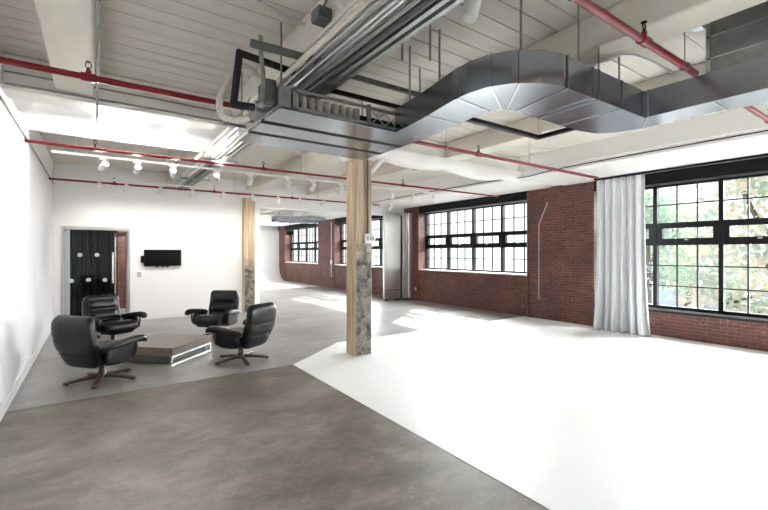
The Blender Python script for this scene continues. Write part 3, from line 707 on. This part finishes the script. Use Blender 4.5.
hp = make_head(); hup = make_head(118); first = True; firstup = True
ordn = ['first','second','third','fourth','fifth','sixth','seventh','eighth','ninth','tenth','eleventh','twelfth']
ROWS = [(8.1, 3.238, (103,137,173,217,250,287,313,341,392,413,434), 'nearer'), (10.6, 3.248, (99,126,160,192,223,253,278,300,323,370,391), 'farther')]
aims = {}
for Y_, z_, us, nm in ROWS:
    for k, u in enumerate(us):
        up = nm == 'nearer' and k in (0, 1, 2, 3)  # heads turned up as added uplights for the white soffit
        if up: o = hup if firstup else copy_tree(hup); firstup = False
        else: o = hp if first else copy_tree(hp); first = False
        x = at(u, y=Y_).x; o.location = (x, Y_, z_); rz = random.choice((-.5,-.2,0,.15,.4,.9,-1.0)) if not up else PI+(.5,.2,-.1,-.3)[k]; o.rotation_euler.z = rz
        tag(o, 'small white cylinder spotlight, %s from left on the %s lighting track' % (ordn[k], nm), 'spotlight', 'white spotlights on the lighting tracks')
        aims[(nm, k)] = (x, Y_, z_-.135, rz)
# suspended fittings near the camera
p = at(474, 6, z=3.55)
o = MB().lathe([(0,-.17),(.05,-.17),(.06,-.16),(.06,.16),(.05,.17),(0,.17)], Matrix.Rotation(math.radians(18),4,'Y'), 22).build('hanging_spotlight', M['white_metal']); o.location = (p.x, p.y, 3.60)
MB().tube([(.04,0,.15),(.04,0,.2)], .01, 8).build('stem', M['greysteel'], o); tag(o, 'white cylindrical fitting hanging from ceiling at the top edge, near the duct', 'spotlight')
p = at(695, 33, z=3.62)
o = MB().bbox(-.12,.12,-.05,.05,-.03,.03,.012).build('ceiling_fixture', M['conduit']); o.location = (p.x, p.y, 3.70); MB().tube([(0,0,.03),(0,0,.10)], .02, 8).build('stem', M['black'], o)
tag(o, 'small steel ceiling fixture on the boards above the duct corner', 'fixture')
pipething('bent_conduit', smooth([(4.0,2.75,3.50),(4.1,2.35,3.62),(4.35,2.05,3.72),(4.8,1.98,3.74),(5.4,1.98,3.74)]), .016, M['conduit'], 'curved steel conduit on the ceiling between the joists near the duct', 'conduit')
# pendant disc on rod by the column
p = at(415, 169, y=6.5); o = MB().lathe([(0,-.02),(.06,-.02),(.05,.01),(.012,.02),(0,.02)], n=18).tube([(0,0,.02),(0,0,3.79-p.z)], .007, 6).build('sensor_pendant', M['galv_dull']); o.location = p
tag(o, 'small grey disc sensor on a thin rod right of the timber post', 'sensor')
# ------------------------------------------------------------------ leaning metal panels by the window pier
def wallpanel(u0, u1, y, lb, z1=3.16):
    a = at(u0, y=y).x; b = at(u1, y=y).x
    o = MB().bbox(-(b-a)/2, (b-a)/2, -.05,.05, 0, z1-.06, .012).build('metal_panel', M['panel']); o.location = ((a+b)/2, y, .055)
    tag(o, lb, 'panel', 'tall metal panels by the window')
    cs = MB()
    for sx in (-1, 1): cs.bbox(sx*(b-a)*.35-.03, sx*(b-a)*.35+.03, -.045,.045,-.052,.0,.01)
    cs.build('foot', M['black'], o)
    MB().box(-(b-a)/2+.002, (b-a)/2-.002, -.056,-.05,.32,.34).build('cross_seam', M['galv_dull'], o)
wallpanel(383.5, 400, 12.0, 'widest tall brushed metal panel standing by the brick pier')
wallpanel(402.5, 406.5, 11.9, 'narrow tall metal panel in the middle of the standing stack')
wallpanel(408.3, 411.6, 11.8, 'narrow tall metal panel closest to the brick pier')
MB_ = MB().box(8.9, 9.3, 12.10, 12.14, 0.02, 3.08).build('gap_backing', M['black']); tag(MB_, 'black sheet behind the tall metal panels, darkening the gaps between them', 'board')  # black sheet paints the gaps between the panels dark
# conduits and boxes on the brick piers
z0 = .05
pipething('wall_conduit', [(XR-.02, at(558.6,y=1).x*0+6.25, 2.98), (XR-.02, 6.50, 2.45), (XR-.02, 6.50, .5)], .012, M['stone'], 'thin painted conduit bent at the top on the near brick pier', 'conduit', 8)
pipething('wall_conduit', [(XR-.03, 6.84, 3.3), (XR-.03, 6.84, .05)], .022, M['greysteel'], 'dark vertical pipe at the far edge of the near brick pier', 'pipe', 10)
o = MB().bbox(-.03,.0,-.05,.05,-.06,.06,.008).build('socket_box', M['stone']); o.location = (XR, 12.0-.45, .42); tag(o, 'small round outlet box low on the brick beside the metal panels', 'outlet')
pipething('wall_conduit', [(XR-.02, 18.0, 3.2), (XR-.02, 18.0, .55)], .02, M['white_metal'], 'white painted conduit on the far brick pier', 'conduit', 8)
o = MB().bbox(-.05,.0,-.08,.08,-.10,.10,.008).build('switch_box', M['white_metal']); o.location = (XR, 18.0, 1.25); tag(o, 'white switch box on the conduit of the far brick pier', 'switch')
# ducts in the far room
for (x0, x1, y0, y1, z0, z1, lb) in ((4.2,6.0,19,21,3.02,3.3,'square metal duct hung in the far room by the white wall'),(6.3,8.6,17,17.6,3.05,3.3,'long metal duct hung below the far room ceiling')):
    o = MB().bbox(x0, x1, y0, y1, z0, z1, .01).build('ceiling_duct', M['galv']); tag(o, lb, 'duct')
    g = MB()
    for q in (.25,.5,.75): g.box(x0+(x1-x0)*q-.01, x0+(x1-x0)*q+.01, y0-.008, y1+.008, z0-.008, z1+.008)
    g.build('seam', M['galv_seam'], o)
    MB().tube([(x0+.2,y0+.2,z1),(x0+.2,y0+.2,ZC)], .01, 6).tube([(x1-.2,y0+.2,z1),(x1-.2,y0+.2,ZC)], .01, 6).build('hanger_rod', M['galv_dull'], o)
p = at(290, 233, y=18.5)
o = MB().tube([(-.15,0,0),(.15,0,0)], .10, 14).tube([(0,0,.1),(0,0,ZC-p.z)], .012, 6).build('hanging_projector', M['black']); o.location = p; tag(o, 'black projector hanging in the far room before the white wall', 'projector')
# ------------------------------------------------------------------ outside
MB().box(10.2, 60, -25, 60, -3.7, -3.5).build('ground_street', M['asphalt'], kind='structure')
def leaves(n, R, H, zc, size, seed):
    rnd = random.Random(seed); mb = MB(); cl = []
    for i in range(34):
        a = rnd.uniform(0, 2*PI); e = rnd.uniform(-.8, 1); rr = R*rnd.uniform(.45, 1)
        cl.append(Vector((rr*math.cos(a)*math.cos(e*1.2), rr*math.sin(a)*math.cos(e*1.2), zc+H*math.sin(e*1.2)*rnd.uniform(.5,1))))
    for i in range(n):
        c = rnd.choice(cl)+Vector((rnd.gauss(0,.42), rnd.gauss(0,.42), rnd.gauss(0,.30)))
        u = Vector((rnd.gauss(0,1), rnd.gauss(0,1), rnd.gauss(0,1))).normalized(); w = u.orthogonal().normalized(); s = size*rnd.uniform(.6, 1.3)
        mb.add([c-u*s, c+w*s*.5, c+u*s, c-w*s*.5], [(0,1,2,3)])
    return mb, cl
def make_tree(seed, H, mtl):
    root = empty('street_tree'); mb, cl = leaves(5600, 2.5, 2.9, H*.62, .11, seed)
    mb.build('crown', mtl, root)
    tr = MB(); rnd = random.Random(seed+9)
    tr.tube(smooth([(0,0,0),(.1,.05,H*.25),(-.05,.1,H*.45),(.05,0,H*.75)]), [.2]*3+[.17]*3+[.12]*3+[.06]*4 if False else .15, 10)
    for i in range(9):
        c = cl[i]; tr.tube(smooth([(0,.05,H*(.3+.04*i)), c*.5+Vector((0,0,H*.25)), c]), .045, 6)
    tr.build('trunk', M['bark'], root); return root
tA = make_tree(3, 8.6, M['leaf2']); tB = make_tree(11, 8.2, M['leaf'])
spots = [(tA, 15.4, 2.9, 'tree with orange-tinged leaves filling the right part of the near window'), (tB, 19.5, 8.2, 'green leafy tree outside the near window, just beside the curtain'),
         (tA, 26.0, 8.9, 'turning tree standing farther off, between the two nearest street trees'), (tB, 21.5, 2.2, 'pale green tree behind the orange-tinged one at the right edge of the window')]
done = set()
for t, x, y, lb in spots:
    o = t if t.name not in done else copy_tree(t); done.add(t.name)
    o.location = (x, y, -3.5); o.rotation_euler.z = x*1.7+y; tag(o, lb, 'tree', 'trees outside the windows')
sh = empty('street_tree'); mb, cl = leaves(2600, 1.7, 1.2, 3.2, .10, 21); mb.build('crown', M['leaf'], sh)
MB().tube([(0,0,0),(0,.1,1.5),(.1,0,3.2)], .10, 8).build('trunk', M['bark'], sh); sh.location = (19.5, 19.5, -3.5)
tag(sh, 'low green tree seen through the second window, above its sill', 'tree', 'trees outside the windows')
bl = empty('street_building', (38, 14, -3.5)); tag(bl, 'pale building across the street glimpsed between the trees', 'building')
MB().bbox(-4, 4, -8, 8, 0, 6.2, .05).build('facade', M['render_wall'], bl)
for i in range(6):
    for z in (1.2, 4.2): MB().box(-4.06,-3.98, -7+i*2.45, -5.4+i*2.45, z, z+1.3).build('window_strip', M['blueglass'], bl)
# ------------------------------------------------------------------ light
sc = bpy.context.scene
w = bpy.data.worlds.new('sky'); sc.world = w; w.use_nodes = True
bg = w.node_tree.nodes['Background']; bg.inputs[0].default_value = (.93,.97,1,1); bg.inputs[1].default_value = .45
for k, (a, b) in enumerate(W1):
    ld = bpy.data.lights.new('daylight_portal', 'AREA'); ld.shape = 'RECTANGLE'; ld.size = b-a; ld.size_y = ZT-SILL[k]; ld.cycles.is_portal = True
    o = bpy.data.objects.new('daylight_portal', ld); C.objects.link(o); o.location = (XG+.12, (a+b)/2, (ZT+SILL[k])/2)
    o.rotation_euler = Matrix(((0,0,1),(1,0,0),(0,1,0))).to_euler()   # -Z faces into the room
sl = bpy.data.lights.new('sun', 'SUN'); sl.energy = 3.2; sl.angle = math.radians(.8); sl.color = (1,.95,.87)
so_ = bpy.data.objects.new('sun', sl); C.objects.link(so_); so_.rotation_euler = Vector((-.783*math.cos(math.radians(31)), -.62*math.cos(math.radians(31)), -math.sin(math.radians(31)))).to_track_quat('-Z','Y').to_euler()
# added wide sun lamp: broad soft daylight filling in for a brighter sky
hz = bpy.data.lights.new('daylight_fill', 'SUN'); hz.energy = 17; hz.angle = math.radians(95); hz.color = (.97,.985,1)
ho = bpy.data.objects.new('daylight_fill', hz); C.objects.link(ho); ho.rotation_euler = Vector((-1,-.12,-.42)).to_track_quat('-Z','Y').to_euler()
def spot(loc, target, power, ang=70, col=(1,.95,.88), blend=.8, rad=.05):
    ld = bpy.data.lights.new('track_lamp', 'SPOT'); ld.energy = power; ld.color = col; ld.spot_size = math.radians(ang); ld.spot_blend = blend; ld.shadow_soft_size = rad
    o = bpy.data.objects.new('track_lamp', ld); C.objects.link(o); o.location = loc
    o.rotation_euler = (Vector(target)-Vector(loc)).to_track_quat('-Z', 'Y').to_euler(); return o
for (nm, k), (x, y, z, rz) in aims.items():
    d = Vector((math.sin(rz)*-.8, .9, -.6)) if True else None
    if nm == 'farther': spot((x, y+.12, z-.08), Vector((x, y, z))+Vector((-math.sin(rz)*.4, 1.2, -1.2)), 8, 100)
    elif k in (0, 1, 2, 3): spot((x+math.sin(rz)*.10, y-.14, z+.03), Vector((x+math.sin(rz)*1.5, y-2.0, z+.62)), 17, 165, blend=1)  # upward beam added to brighten the soffit
    elif k % 2 == 0: spot((x, y+.12, z-.08), Vector((x, y, z))+Vector((-math.sin(rz), 1.6, -1.0)), 14, 95)
sc.view_settings.view_transform = 'Standard'; sc.view_settings.look = 'None'; sc.view_settings.gamma = 1; sc.view_settings.use_curve_mapping = False
sc.view_settings.exposure = 2.25
cy = sc.cycles; cy.use_denoising = True; cy.max_bounces = 10; cy.diffuse_bounces = 6; cy.glossy_bounces = 4; cy.transparent_max_bounces = 12; cy.sample_clamp_indirect = 8; cy.caustics_reflective = False; cy.caustics_refractive = False
